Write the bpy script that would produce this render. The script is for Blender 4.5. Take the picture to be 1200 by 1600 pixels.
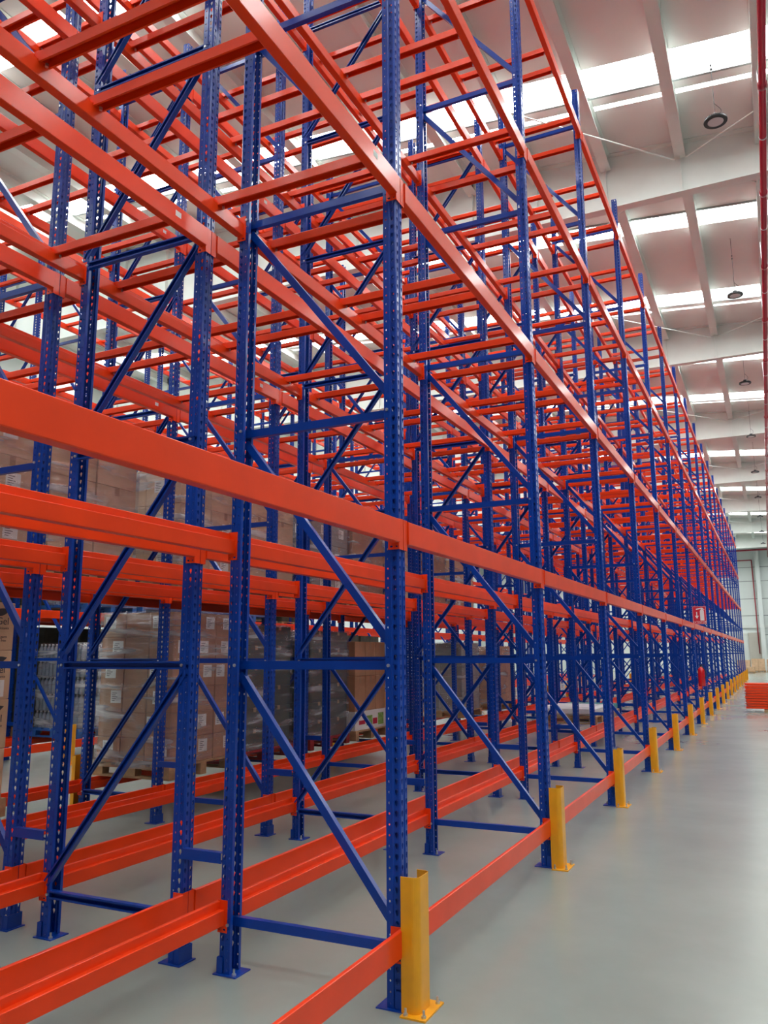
import bpy, math, random
from mathutils import Vector, Matrix
random.seed(7)
PI = math.pi
scene = bpy.context.scene
COL = scene.collection
for o in list(bpy.data.objects):
    bpy.data.objects.remove(o)

# ------------------------------------------------------------------ camera
CAM = Vector((1.7055, -3.7538, 1.6421))
PITCH, YAW, ROLL, FPX = 0.1758, 0.4484, -0.0053, 1249.35
def cam_axes():
    cy, sy, cp, sp = math.cos(YAW), math.sin(YAW), math.cos(PITCH), math.sin(PITCH)
    fw = Vector((-sy*cp, cy*cp, sp)); rt = Vector((cy, sy, 0)); up = rt.cross(fw)
    cr, sr = math.cos(ROLL), math.sin(ROLL)
    return cr*rt + sr*up, -sr*rt + cr*up, fw
RT, UP, FW = cam_axes()
cd = bpy.data.cameras.new('camera')
cam = bpy.data.objects.new('camera', cd); COL.objects.link(cam)
m = Matrix((RT, UP, -FW)).transposed().to_4x4(); m.translation = CAM
cam.matrix_world = m
cd.sensor_fit = 'VERTICAL'; cd.sensor_height = 36.0; cd.lens = FPX/1600*36.0
cd.clip_start = 0.05; cd.clip_end = 400
scene.camera = cam
def proj(v):
    d = Vector(v) - CAM
    z = d.dot(FW)
    if z < 0.1: return None
    return (600 + FPX*d.dot(RT)/z, 800 - FPX*d.dot(UP)/z, z)

# ------------------------------------------------------------------ world, light, exposure
SKYLIGHT = 17.0
WORLD = 0.12
w = bpy.data.worlds.new('daylight'); scene.world = w; w.use_nodes = True
bg = w.node_tree.nodes['Background']
bg.inputs[0].default_value = (0.88, 0.94, 1.0, 1); bg.inputs[1].default_value = WORLD
scene.view_settings.view_transform = 'Standard'
scene.view_settings.look = 'None'
scene.view_settings.exposure = -0.08
scene.view_settings.gamma = 1.0
scene.view_settings.use_curve_mapping = False

# ------------------------------------------------------------------ materials
def mat(name, color, rough=0.5, metal=0.0, coat=0.0, var=0.0, vscale=3.0, bump=0.0, bscale=30.0, spec=0.5, rvar=0.0):
    m = bpy.data.materials.new(name); m.use_nodes = True
    nt = m.node_tree; b = nt.nodes['Principled BSDF']
    b.inputs['Base Color'].default_value = (*color, 1)
    b.inputs['Roughness'].default_value = rough
    b.inputs['Metallic'].default_value = metal
    b.inputs['Coat Weight'].default_value = coat
    b.inputs['Coat Roughness'].default_value = 0.14
    b.inputs['Specular IOR Level'].default_value = spec
    tc = nt.nodes.new('ShaderNodeTexCoord')
    if var > 0 or rvar > 0:
        n = nt.nodes.new('ShaderNodeTexNoise'); n.inputs['Scale'].default_value = vscale; n.inputs['Detail'].default_value = 4
        nt.links.new(tc.outputs['Object'], n.inputs['Vector'])
        if var > 0:
            r = nt.nodes.new('ShaderNodeValToRGB')
            r.color_ramp.elements[0].position = 0.3; r.color_ramp.elements[1].position = 0.7
            r.color_ramp.elements[0].color = (*[c*(1-var) for c in color], 1)
            r.color_ramp.elements[1].color = (*[min(1, c*(1+var)) for c in color], 1)
            nt.links.new(n.outputs['Fac'], r.inputs['Fac']); nt.links.new(r.outputs['Color'], b.inputs['Base Color'])
        if rvar > 0:
            mr = nt.nodes.new('ShaderNodeMapRange')
            mr.inputs['To Min'].default_value = max(0, rough-rvar); mr.inputs['To Max'].default_value = rough+rvar
            nt.links.new(n.outputs['Fac'], mr.inputs['Value']); nt.links.new(mr.outputs['Result'], b.inputs['Roughness'])
    if bump > 0:
        n2 = nt.nodes.new('ShaderNodeTexNoise'); n2.inputs['Scale'].default_value = bscale; n2.inputs['Detail'].default_value = 3
        nt.links.new(tc.outputs['Object'], n2.inputs['Vector'])
        bp = nt.nodes.new('ShaderNodeBump'); bp.inputs['Strength'].default_value = bump; bp.inputs['Distance'].default_value = 0.02
        nt.links.new(n2.outputs['Fac'], bp.inputs['Height']); nt.links.new(bp.outputs['Normal'], b.inputs['Normal'])
    return m
M = {}
M['blue'] = mat('blue_paint', (0.0, 0.045, 0.340), 0.38, coat=0.5, spec=0.2, var=0.08, vscale=6, bump=0.03, bscale=25)
M['orange'] = mat('orange_paint', (0.88, 0.053, 0.004), 0.42, coat=0.35, spec=0.2, var=0.06, vscale=4, bump=0.03, bscale=12)
M['yellow'] = mat('yellow_paint', (0.86, 0.38, 0.006), 0.42, coat=0.2, var=0.06, vscale=9)
M['steel'] = mat('zinc_steel', (0.62, 0.64, 0.66), 0.35, metal=0.9)
M['white'] = mat('white_steel', (0.70, 0.74, 0.70), 0.55, var=0.04, vscale=2)
M['roof'] = mat('roof_panel', (0.70, 0.68, 0.65), 0.6, var=0.04, vscale=0.6)
M['wall'] = mat('wall_panel', (0.72, 0.77, 0.75), 0.6, var=0.03, vscale=0.5)
M['joint'] = mat('panel_joint', (0.33, 0.36, 0.36), 0.6)
M['beige'] = mat('beige_panel', (0.52, 0.50, 0.44), 0.6, var=0.05, vscale=1)
M['gutter'] = mat('grey_flashing', (0.30, 0.33, 0.32), 0.5)
M['redpipe'] = mat('red_pipe_paint', (0.42, 0.010, 0.035), 0.35, coat=0.3)
M['black'] = mat('black_cast_metal', (0.02, 0.025, 0.028), 0.45)
M['lens'] = mat('frosted_lens', (0.62, 0.60, 0.62), 0.35)
M['wood'] = mat('pallet_wood', (0.42, 0.27, 0.14), 0.8, var=0.25, vscale=8, bump=0.2, bscale=50)
M['redwood'] = mat('red_pallet_paint', (0.28, 0.02, 0.02), 0.7, var=0.2, vscale=8)
M['bluewood'] = mat('blue_pallet_paint', (0.02, 0.12, 0.40), 0.6, var=0.2, vscale=8)
M['kraft'] = mat('kraft_board', (0.44, 0.225, 0.12), 0.75, var=0.12, vscale=5, bump=0.08, bscale=40)
M['kraft2'] = mat('pale_kraft_board', (0.62, 0.41, 0.25), 0.75, var=0.12, vscale=5, bump=0.08, bscale=40)
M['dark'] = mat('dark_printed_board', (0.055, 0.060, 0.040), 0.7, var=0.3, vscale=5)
M['grey'] = mat('grey_board', (0.30, 0.29, 0.26), 0.7, var=0.15, vscale=4)
M['paper'] = mat('white_label_paper', (0.80, 0.80, 0.76), 0.6)
M['ink'] = mat('dark_ink', (0.045, 0.045, 0.05), 0.7)
M['tape'] = mat('brown_tape', (0.36, 0.20, 0.10), 0.3)
M['bottle'] = mat('clear_bottle_plastic', (0.26, 0.32, 0.38), 0.12, coat=0.6, var=0.15, vscale=12)
M['cap'] = mat('white_bottle_cap', (0.75, 0.78, 0.80), 0.4)
M['teal'] = mat('teal_packaging', (0.03, 0.26, 0.26), 0.35, var=0.3, vscale=20)
M['whitefilm'] = mat('white_film', (0.78, 0.80, 0.80), 0.3, bump=0.5, bscale=12)
M['signred'] = mat('sign_red', (0.62, 0.012, 0.04), 0.4)
M['signwhite'] = mat('sign_white', (0.85, 0.82, 0.82), 0.5)
M['extred'] = mat('extinguisher_red', (0.60, 0.008, 0.012), 0.25, coat=0.5)
M['fruit'] = mat('fruit_print', (0.25, 0.45, 0.10), 0.6, var=0.5, vscale=20)

def floor_mat():
    m = bpy.data.materials.new('polished_concrete'); m.use_nodes = True
    nt = m.node_tree; b = nt.nodes['Principled BSDF']; L_ = nt.links.new
    tc = nt.nodes.new('ShaderNodeTexCoord')
    def noise(scale, det, rough=0.55):
        n = nt.nodes.new('ShaderNodeTexNoise'); n.inputs['Scale'].default_value = scale; n.inputs['Detail'].default_value = det
        n.inputs['Roughness'].default_value = rough; L_(tc.outputs['Object'], n.inputs['Vector']); return n
    n1 = noise(0.45, 6, 0.6); n2 = noise(5.0, 5, 0.6); n3 = noise(60, 2)
    r = nt.nodes.new('ShaderNodeValToRGB'); cr = r.color_ramp; cr.interpolation = 'EASE'
    cr.elements[0].position = 0.15; cr.elements[0].color = (0.24, 0.28, 0.25, 1)
    cr.elements[1].position = 0.85; cr.elements[1].color = (0.32, 0.37, 0.33, 1)
    L_(n1.outputs['Fac'], r.inputs['Fac'])
    sp = nt.nodes.new('ShaderNodeValToRGB'); sp.color_ramp.elements[0].position = 0.70; sp.color_ramp.elements[1].position = 0.78
    sp.color_ramp.elements[0].color = (1, 1, 1, 1); sp.color_ramp.elements[1].color = (0.90, 0.90, 0.90, 1)
    L_(n2.outputs['Fac'], sp.inputs['Fac'])
    mx = nt.nodes.new('ShaderNodeMixRGB'); mx.blend_type = 'MULTIPLY'; mx.inputs[0].default_value = 1.0
    L_(r.outputs['Color'], mx.inputs[1]); L_(sp.outputs['Color'], mx.inputs[2]); L_(mx.outputs['Color'], b.inputs['Base Color'])
    mr = nt.nodes.new('ShaderNodeMapRange'); mr.inputs['From Min'].default_value = 0.1; mr.inputs['From Max'].default_value = 0.9
    mr.inputs['To Min'].default_value = 0.17; mr.inputs['To Max'].default_value = 0.26
    L_(n1.outputs['Fac'], mr.inputs['Value']); L_(mr.outputs['Result'], b.inputs['Roughness'])
    return m
M['floor'] = floor_mat()

def wrap_mat():
    m = bpy.data.materials.new('stretch_film'); m.use_nodes = True
    nt = m.node_tree; L_ = nt.links.new
    out = nt.nodes['Material Output']; nt.nodes.remove(nt.nodes['Principled BSDF'])
    tr = nt.nodes.new('ShaderNodeBsdfTransparent'); tr.inputs[0].default_value = (0.97, 0.97, 0.97, 1)
    gl = nt.nodes.new('ShaderNodeBsdfGlossy'); gl.inputs['Roughness'].default_value = 0.22; gl.inputs[0].default_value = (0.9, 0.92, 0.95, 1)
    df = nt.nodes.new('ShaderNodeBsdfDiffuse'); df.inputs[0].default_value = (0.7, 0.72, 0.74, 1)
    tc = nt.nodes.new('ShaderNodeTexCoord'); mp = nt.nodes.new('ShaderNodeMapping')
    mp.inputs['Rotation'].default_value = (0.45, 0.35, 0.3); mp.inputs['Scale'].default_value = (0.55, 0.55, 4.5)
    L_(tc.outputs['Object'], mp.inputs['Vector'])
    n = nt.nodes.new('ShaderNodeTexNoise'); n.inputs['Scale'].default_value = 2.2; n.inputs['Detail'].default_value = 5; n.inputs['Distortion'].default_value = 0.5
    L_(mp.outputs['Vector'], n.inputs['Vector'])
    r = nt.nodes.new('ShaderNodeMapRange'); r.inputs['From Min'].default_value = 0.50; r.inputs['From Max'].default_value = 0.72
    r.inputs['To Min'].default_value = 0.03; r.inputs['To Max'].default_value = 0.75
    L_(n.outputs['Fac'], r.inputs['Value'])
    bp = nt.nodes.new('ShaderNodeBump'); bp.inputs['Strength'].default_value = 0.8; bp.inputs['Distance'].default_value = 0.05
    L_(n.outputs['Fac'], bp.inputs['Height']); L_(bp.outputs['Normal'], gl.inputs['Normal'])
    m1 = nt.nodes.new('ShaderNodeMixShader'); L_(r.outputs['Result'], m1.inputs[0]); L_(tr.outputs[0], m1.inputs[1]); L_(df.outputs[0], m1.inputs[2])
    m2 = nt.nodes.new('ShaderNodeMixShader'); m2.inputs[0].default_value = 0.13; L_(m1.outputs[0], m2.inputs[1]); L_(gl.outputs[0], m2.inputs[2])
    L_(m2.outputs[0], out.inputs['Surface'])
    return m
M['wrap'] = wrap_mat()
def emit_mat():
    m = bpy.data.materials.new('skylight_pane'); m.use_nodes = True
    nt = m.node_tree; b = nt.nodes['Principled BSDF']
    b.inputs['Base Color'].default_value = (0.8, 0.8, 0.8, 1)
    b.inputs['Emission Color'].default_value = (0.97, 0.99, 1.0, 1); b.inputs['Emission Strength'].default_value = SKYLIGHT
    return m
M['sky'] = emit_mat()

# ------------------------------------------------------------------ mesh helpers
class MB:
    def __init__(s): s.v = []; s.f = []
    def add(s, vs, fs):
        n = len(s.v); s.v += [tuple(v) for v in vs]; s.f += [tuple(i+n for i in f) for f in fs]
    def box(s, a, b, ch=0.0):
        x0, y0, z0 = [min(p, q) for p, q in zip(a, b)]; x1, y1, z1 = [max(p, q) for p, q in zip(a, b)]
        if ch <= 0:
            s.add([(x0,y0,z0),(x1,y0,z0),(x1,y1,z0),(x0,y1,z0),(x0,y0,z1),(x1,y0,z1),(x1,y1,z1),(x0,y1,z1)],
                  [(0,3,2,1),(4,5,6,7),(0,1,5,4),(1,2,6,5),(2,3,7,6),(3,0,4,7)])
        else:   # chamfered vertical and horizontal edges
            def ring(i, z): return [(x0+i,y0+ch,z),(x0+ch,y0+i,z),(x1-ch,y0+i,z),(x1-i,y0+ch,z),(x1-i,y1-ch,z),(x1-ch,y1-i,z),(x0+ch,y1-i,z),(x0+i,y1-ch,z)]
            def inner(z): return [(x0+ch,y0+ch,z),(x0+ch,y0+ch,z),(x1-ch,y0+ch,z),(x1-ch,y0+ch,z),(x1-ch,y1-ch,z),(x1-ch,y1-ch,z),(x0+ch,y1-ch,z),(x0+ch,y1-ch,z)]
            r1 = ring(0, z0+ch); r2 = ring(0, z1-ch)
            b4 = [(x0+ch,y0+ch,z0),(x1-ch,y0+ch,z0),(x1-ch,y1-ch,z0),(x0+ch,y1-ch,z0)]
            t4 = [(p[0],p[1],z1) for p in b4]
            vs = r1 + r2 + b4 + t4
            fs = [(i,(i+1)%8,8+(i+1)%8,8+i) for i in range(8)]
            # corner triangles and edge quads to caps
            pairs = [(0,1),(2,3),(4,5),(6,7)]
            for k,(i,j) in enumerate(pairs):
                fs.append((16+k, j, i)); fs.append((20+k, 8+i, 8+j))
                k2 = (k+1) % 4; i2 = pairs[k2][0]
                fs.append((16+k, 16+k2, i2, j)); fs.append((20+k, 8+j, 8+i2, 20+k2))
            fs += [(19,18,17,16),(20,21,22,23)]
            s.add(vs, fs)
    def prism(s, prof, axis, a, b, close=True):
        """extrude a closed 2-D profile along an axis ('x','y','z')"""
        n = len(prof)
        def put(p, t):
            if axis == 'y': return (p[0], t, p[1])
            if axis == 'x': return (t, p[0], p[1])
            return (p[0], p[1], t)
        vs = [put(p, a) for p in prof] + [put(p, b) for p in prof]
        fs = [(i,(i+1)%n,n+(i+1)%n,n+i) for i in range(n)]
        if close: fs += [tuple(range(n-1,-1,-1)), tuple(range(n,2*n))]
        s.add(vs, fs)
    def tube(s, p, q, r, n=10, r2=None, caps=True):
        p = Vector(p); q = Vector(q); d = (q-p).normalized(); r2 = r if r2 is None else r2
        a = d.orthogonal().normalized(); b = d.cross(a)
        vs = [p + r*(math.cos(2*PI*i/n)*a + math.sin(2*PI*i/n)*b) for i in range(n)] + \
             [q + r2*(math.cos(2*PI*i/n)*a + math.sin(2*PI*i/n)*b) for i in range(n)]
        fs = [(i,(i+1)%n,n+(i+1)%n,n+i) for i in range(n)]
        if caps: fs += [tuple(range(n-1,-1,-1)), tuple(range(n,2*n))]
        s.add(vs, fs)
    def path(s, pts, r, n=8):
        for a, b in zip(pts[:-1], pts[1:]): s.tube(a, b, r, n)
    def lathe(s, prof, n=32, c=(0,0,0)):
        k = len(prof)
        vs = [(c[0]+r*math.cos(2*PI*i/n), c[1]+r*math.sin(2*PI*i/n), c[2]+z) for i in range(n) for r, z in prof]
        fs = [(i*k+j, ((i+1)%n)*k+j, ((i+1)%n)*k+j+1, i*k+j+1) for i in range(n) for j in range(k-1)]
        s.add(vs, fs)
    def channel(s, p, q, nrm, wd, dp, th=0.003):
        """open C channel between p and q; nrm = direction its back faces; wd = width of the back; dp = leg depth"""
        p = Vector(p); q = Vector(q); d = (q-p).normalized(); nrm = Vector(nrm).normalized(); u = d.cross(nrm).normalized()
        h = wd/2
        prof = [(-h,0),(h,0),(h,-dp),(h-0.010,-dp),(h-0.010,-dp+th),(h-th,-dp+th),(h-th,-th),(-h+th,-th),(-h+th,-dp+th),(-h+0.010,-dp+th),(-h+0.010,-dp),(-h,-dp)]
        vs = [p + u*a + nrm*b for a, b in prof] + [q + u*a + nrm*b for a, b in prof]
        n = len(prof)
        fs = [(i,(i+1)%n,n+(i+1)%n,n+i) for i in range(n)] + [tuple(range(n-1,-1,-1)), tuple(range(n,2*n))]
        s.add(vs, fs)
    def mesh(s, name, material, smooth=False):
        me = bpy.data.meshes.new(name); me.from_pydata(s.v, [], s.f)
        for mm in (material if isinstance(material, (list, tuple)) else [material]): me.materials.append(mm)
        import bmesh
        bm = bmesh.new(); bm.from_mesh(me); bmesh.ops.recalc_face_normals(bm, faces=bm.faces); bm.to_mesh(me); bm.free()
        if smooth:
            for f in me.polygons: f.use_smooth = True
        me.update(); return me
def obj(name, me, parent=None, loc=None, rot=None):
    o = bpy.data.objects.new(name, me); COL.objects.link(o)
    if parent: o.parent = parent
    if loc is not None: o.location = loc
    if rot is not None: o.rotation_euler = rot
    return o
def tag(o, label, cat, group=None):
    o['label'] = label; o['category'] = cat
    if group: o['group'] = group
    return o
def thing(name, label, cat, loc=(0,0,0), rot=(0,0,0), group=None):
    o = bpy.data.objects.new(name, None); COL.objects.link(o); o.location = loc; o.rotation_euler = rot
    o.empty_display_size = 0.1
    return tag(o, label, cat, group)
def struct(name, me, loc=None):
    o = obj(name, me, None, loc); o['kind'] = 'structure'; return o
def kids(o, parts):
    """parts: list of (name, mesh, loc, rot, [sub-parts])"""
    for pt in parts:
        c = obj(pt[0], pt[1], o, pt[2] if len(pt) > 2 else None, pt[3] if len(pt) > 3 else None)
        if len(pt) > 4:
            for sp in pt[4]: obj(sp[0], sp[1], c, sp[2] if len(sp) > 2 else None, sp[3] if len(sp) > 3 else None)
ORD = ['zeroth','first','second','third','fourth','fifth','sixth','seventh','eighth','ninth','tenth','eleventh','twelfth','thirteenth','fourteenth','fifteenth','sixteenth','seventeenth','eighteenth','nineteenth','twentieth']

# ------------------------------------------------------------------ dimensions
LB = 2.8                      # bay pitch
DF = 1.0558                   # frame depth
NB = 18                       # last frame index
ZB = [0.205, 2.172, 4.132, 6.09, 8.047]      # underside of beam connectors
ZTOP = 8.755
BR = [0.245 + 1.340*k for k in range(7)]
# rows: name, x of the outer (front) face, facing, first frame
ROWS = [('A', 0.0, 1, -1), ('B', -2.370, -1, -1), ('C', -2.633, 1, -1), ('D', -5.003, -1, -1),
        ('E', -8.22, 1, 1), ('F', -10.59, -1, 1)]
ROWNAME = {'A': 'nearest', 'B': 'second', 'C': 'third', 'D': 'fourth', 'E': 'fifth', 'F': 'sixth'}

# ------------------------------------------------------------------ building
XL, XR, YB, YF = -24.0, 12.0, -12.0, 73.0
def roofz(x): return 11.4 - 0.08*x
b = MB(); b.box((XL, YB, -0.2), (XR, YF+0.3, 0)); struct('floor', b.mesh('floor', M['floor']))
b = MB(); b.box((XL-0.3, YB, 0), (XL, YF+0.3, roofz(XL)+0.3)); struct('wall_left', b.mesh('wall_left', M['wall']))
b = MB(); b.box((XL-0.3, YF, 0), (XR, YF+0.3, roofz(XL)+0.3)); struct('wall_far', b.mesh('wall_far', M['wall']))
P0 = 9.75
strips = []
for k in range(-2, 7):
    ya = 9.02 + P0*k; strips += [(ya-0.36, ya+0.36), (ya+0.68, ya+0.80)]
    yb = 14.35 + P0*k; strips += [(yb-0.36, yb+0.36)]
strips = sorted(s for s in strips if s[0] > YB+0.5 and s[1] < YF-0.5)
def slope_slab(bm, y0, y1, zoff0, zoff1, x0=XL, x1=XR):
    bm.prism([(x0, roofz(x0)+zoff0), (x1, roofz(x1)+zoff0), (x1, roofz(x1)+zoff1), (x0, roofz(x0)+zoff1)], 'y', y0, y1)
b = MB(); y = YB
for (a, c) in strips:
    slope_slab(b, y, a, 0, 0.12); y = c
slope_slab(b, y, YF, 0, 0.12)
struct('ceiling', b.mesh('ceiling', M['roof']))
for n, (a, c) in enumerate(strips):
    b = MB(); slope_slab(b, a+0.001, c-0.001, 0.06, 0.09)
    struct('window_%d' % (n+1), b.mesh('skylight', M['sky']))
tn = 0
def trim(me):
    global tn; tn += 1
    return struct('trim_%d' % tn, me)
for n, (a, c) in enumerate(strips):
    if c-a > 0.3:
        yy = a-0.05 if n % 3 else c+0.01
        b = MB(); slope_slab(b, yy, yy+0.05, -0.035, 0.0); trim(b.mesh('flashing', M['gutter']))
# girders across the hall
for k in range(-1, 7):
    y = 11.35 + P0*k
    if y > YF-1: break
    b = MB()
    b.box((XL, y-0.11, 10.28), (XR, y+0.11, 10.30))
    b.prism([(XL, 10.30), (XR, 10.30), (XR, roofz(XR)-0.02), (XL, roofz(XL)-0.02)], 'y', y-0.012, y+0.012)
    slope_slab(b, y-0.13, y+0.13, -0.022, -0.002)
    j = 0.82
    xs = [0.82-1.4*i for i in range(-7, 18)]
    for x in xs:
        for sgn in (-1, 1):
            b.box((x-0.006, y+sgn*0.012, 10.30), (x+0.006, y+sgn*0.10, roofz(x)-0.03))
    trim(b.mesh('girder', M['white']))
# joists along the hall
for i in range(-7, 18):
    x = 0.82-1.4*i
    b = MB(); zt = roofz(x)-0.01; zb = zt-0.30
    prof = [(x-0.10,zb),(x+0.10,zb),(x+0.10,zb+0.015),(x+0.006,zb+0.015),(x+0.006,zt-0.015),(x+0.10,zt-0.015),(x+0.10,zt),(x-0.10,zt),(x-0.10,zt-0.015),(x-0.006,zt-0.015),(x-0.006,zb+0.015),(x-0.10,zb+0.015)]
    b.prism(prof, 'y', YB, YF); trim(b.mesh('joist', M['white']))
# bracing rods under the roof
b = MB()
for k in range(0, 6):
    yg = 11.2 + P0*k
    for (xa, xb) in ((0.72, -1.9), (0.92, 3.4)):
        b.tube((xa, yg, 10.93), (xb, yg-(2.7 if xb < 0 else 1.6), 11.05), 0.014, 6); b.tube((xa, yg+0.3, 10.93), (xb, yg+3.0, 11.05), 0.014, 6)
trim(b.mesh('bracing_rods', M['white']))
# far wall details
b = MB()
for z in (8.95, 7.73, 6.2, 4.75, 3.1): b.box((XL, YF-0.012, z-0.03), (XR, YF, z+0.03))
trim(b.mesh('wall_joint', M['joint']))
b = MB(); b.box((XL, YF-0.16, 3.70), (XR, YF, 3.92)); trim(b.mesh('wall_ledge', M['white']))
for i in range(-2, 5):
    x = 0.86-7.0*i
    b = MB(); b.box((x-0.18, YF-0.50, 0), (x+0.18, YF-0.48, 11.2)); b.box((x-0.18, YF-0.06, 0), (x+0.18, YF-0.04, 11.2)); b.box((x-0.01, YF-0.48, 0), (x+0.01, YF-0.06, 11.2))
    trim(b.mesh('column', M['wall']))
b = MB()
for k in range(12):
    z0 = 0.02+0.257*k; b.box((-2.9, YF-0.06, z0), (-0.42, YF-0.03, z0+0.245))
struct('door_1', b.mesh('roller_door', M['wall']))
b = MB(); b.box((-3.0, YF-0.10, 0), (-2.9, YF, 3.2)); b.box((-0.42, YF-0.10, 0), (-0.32, YF, 3.2)); b.box((-3.0, YF-0.10, 3.1), (-0.32, YF, 3.3))
trim(b.mesh('door_frame', M['white']))
b = MB(); b.box((-0.30, YF-0.05, 0), (0.66, YF, 3.3)); trim(b.mesh('beige_panel', M['beige']))

# ------------------------------------------------------------------ rack meshes
def perf_strip(b, p0, p1, z0, n, pitch, hw, hh, cs=0.5, tear=False):
    """vertical strip of sheet between plan points p0 and p1, n cells of height pitch, each with one hole"""
    dx, dy = p1[0]-p0[0], p1[1]-p0[1]; W = math.hypot(dx, dy); dx /= W; dy /= W
    c = W*cs
    for k in range(n):
        za = z0 + k*pitch; zc = za + pitch/2
        vs = []
        for (s, z) in ((0, za), (W, za), (W, za+pitch), (0, za+pitch)): vs.append((p0[0]+dx*s, p0[1]+dy*s, z))
        for j in range(8):
            a = PI + PI/4*0.5 + j*PI/4        # starts lower left going counter-clockwise
            sx = math.cos(a)*hw/math.cos(PI/8); sz = math.sin(a)*hh/math.cos(PI/8)
            if tear and sz < 0: sx *= 0.55
            vs.append((p0[0]+dx*(c+sx), p0[1]+dy*(c+sx), zc+sz))
        fs = [(0,5,4),(0,1,6,5),(1,7,6),(1,2,8,7),(2,9,8),(2,3,10,9),(3,11,10),(3,0,4,11)]
        b.add(vs, fs)
def plain_strip(b, p0, p1, z0, z1):
    b.add([(p0[0],p0[1],z0),(p1[0],p1[1],z0),(p1[0],p1[1],z1),(p0[0],p0[1],z1)], [(0,1,2,3)])
def weld_solid(b, name, material, th):
    import bmesh
    me = b.mesh(name+'_sheet', material)
    bm = bmesh.new(); bm.from_mesh(me); bmesh.ops.remove_doubles(bm, verts=bm.verts, dist=0.0004)
    bmesh.ops.recalc_face_normals(bm, faces=bm.faces); bm.to_mesh(me); bm.free()
    o = bpy.data.objects.new('tmp', me); COL.objects.link(o)
    md = o.modifiers.new('s', 'SOLIDIFY'); md.thickness = th; md.offset = 0
    bpy.context.view_layer.update()
    dg = bpy.context.evaluated_depsgraph_get()
    me2 = bpy.data.meshes.new_from_object(o.evaluated_get(dg)); me2.name = name
    bpy.data.objects.remove(o); bpy.data.meshes.remove(me)
    return me2
NCELL = 175
ZL = NCELL*0.05
UD = 0.073
def upright_mesh():
    b = MB()
    for sg in (1, -1):
        Y = lambda v: v*sg
        plain_strip(b, (-UD, Y(0.030)), (-UD, Y(0.048)), 0, ZL)                 # lip
        perf_strip(b, (-UD, Y(0.048)), (-0.040, Y(0.048)), 0, NCELL, 0.05, 0.0045, 0.0055)   # small bolt holes
        plain_strip(b, (-0.040, Y(0.048)), (-0.036, Y(0.043)), 0, ZL)           # ridge
        perf_strip(b, (-0.036, Y(0.043)), (-0.006, Y(0.043)), 0, NCELL, 0.05, 0.0105, 0.0145, 0.5, True)
        plain_strip(b, (-0.006, Y(0.043)), (0.0, Y(0.037)), 0, ZL)
        perf_strip(b, (0.0, Y(0.037)), (0.0, Y(0.011)), 0, NCELL, 0.05, 0.0092, 0.0140, 0.5, True)
        plain_strip(b, (0.0, Y(0.011)), (-0.006, Y(0.006)), 0, ZL)
    plain_strip(b, (-0.006, 0.006), (-0.006, -0.006), 0, ZL)
    return weld_solid(b, 'upright', M['blue'], 0.0026)
UPR = upright_mesh()
def brace_mesh(k, diag):
    b = MB()
    if not diag: b.channel((-0.030, 0.018, BR[k]), (-DF+0.030, 0.018, BR[k]), (0, -1, 0), 0.046, 0.034)
    else: b.channel((-0.040, 0.022, BR[k]+0.060), (-DF+0.040, 0.022, BR[k+1]-0.050), (0, -1, 0), 0.042, 0.034)
    return b.mesh('brace', M['blue'])
BH = [brace_mesh(k, False) for k in range(7)]
BD = [brace_mesh(k, True) for k in range(6)]
def foot_mesh():
    b = MB(); b.box((-0.125, -0.068, 0), (0.020, 0.068, 0.006))
    for s in (1, -1): b.box((-0.030, s*0.0515, 0.004), (0.004, s*0.0545, 0.085))
    b.box((0.0025, -0.054, 0.004), (0.0055, 0.054, 0.085))
    return b.mesh('base_plate', M['blue'])
FOOT = foot_mesh()
def bolt_mesh(r, h, stud=0.0):
    b = MB(); b.tube((0,0,0), (0,0,h), r, 6)
    if stud: b.tube((0,0,h), (0,0,h+stud), r*0.5, 8)
    return b.mesh('bolt', M['steel'])
ANCH = bolt_mesh(0.012, 0.010, 0.022)
SBOLT = bolt_mesh(0.0065, 0.006)
def frame_bolts_mesh():
    b = MB()
    for k in range(7):
        for x in (-0.056, -DF+0.056):
            for s in (1,):
                b.tube((x, -s*0.0493, BR[k]), (x, -s*0.0560, BR[k]), 0.0085, 8)
    return b.mesh('bolt', M['steel'])
FB1 = MB(); FB1.tube((0,0,0), (0,-0.0075,0), 0.0085, 8); FBOLT = FB1.mesh('bolt', M['steel'])

def place_label_guard(i):
    if i < 0: return 'before the first yellow guard'
    return 'at the %s yellow guard' % ORD[i+1]
nframe = 0
for (R, xf, sg, i0) in ROWS:
    for i in range(i0, NB+1):
        base = thing('rack_frame', 'blue upright frame of the %s rack row, %s' % (ROWNAME[R], place_label_guard(i)),
                     'rack frame', (xf, i*LB, 0), (0, 0, 0 if sg > 0 else PI), 'blue upright frames of the racking')
        u1 = obj('upright', UPR, base); u2 = obj('upright', UPR, base, (-DF, 0, 0), (0, 0, PI))
        for u, rz in ((u1, 0), (u2, PI)):
            fp = obj('base_plate', FOOT, base, (0 if rz == 0 else -DF, 0, 0), (0, 0, rz))
            if i < 8: obj('anchor_bolt', ANCH, fp, (-0.100, 0.045, 0.006))
        near = i < 7 and R in 'ABCD'
        for k in range(7):
            h = obj('horizontal_brace', BH[k], base)
            if near:
                for x in (-0.056, -DF+0.056):
                    yb = -0.0493 if sg > 0 else 0.0568
                    obj('bolt', FBOLT, h, (x, yb, BR[k]))
        for k in range(6): obj('diagonal_brace', BD[k], base)
        nframe += 1

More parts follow.
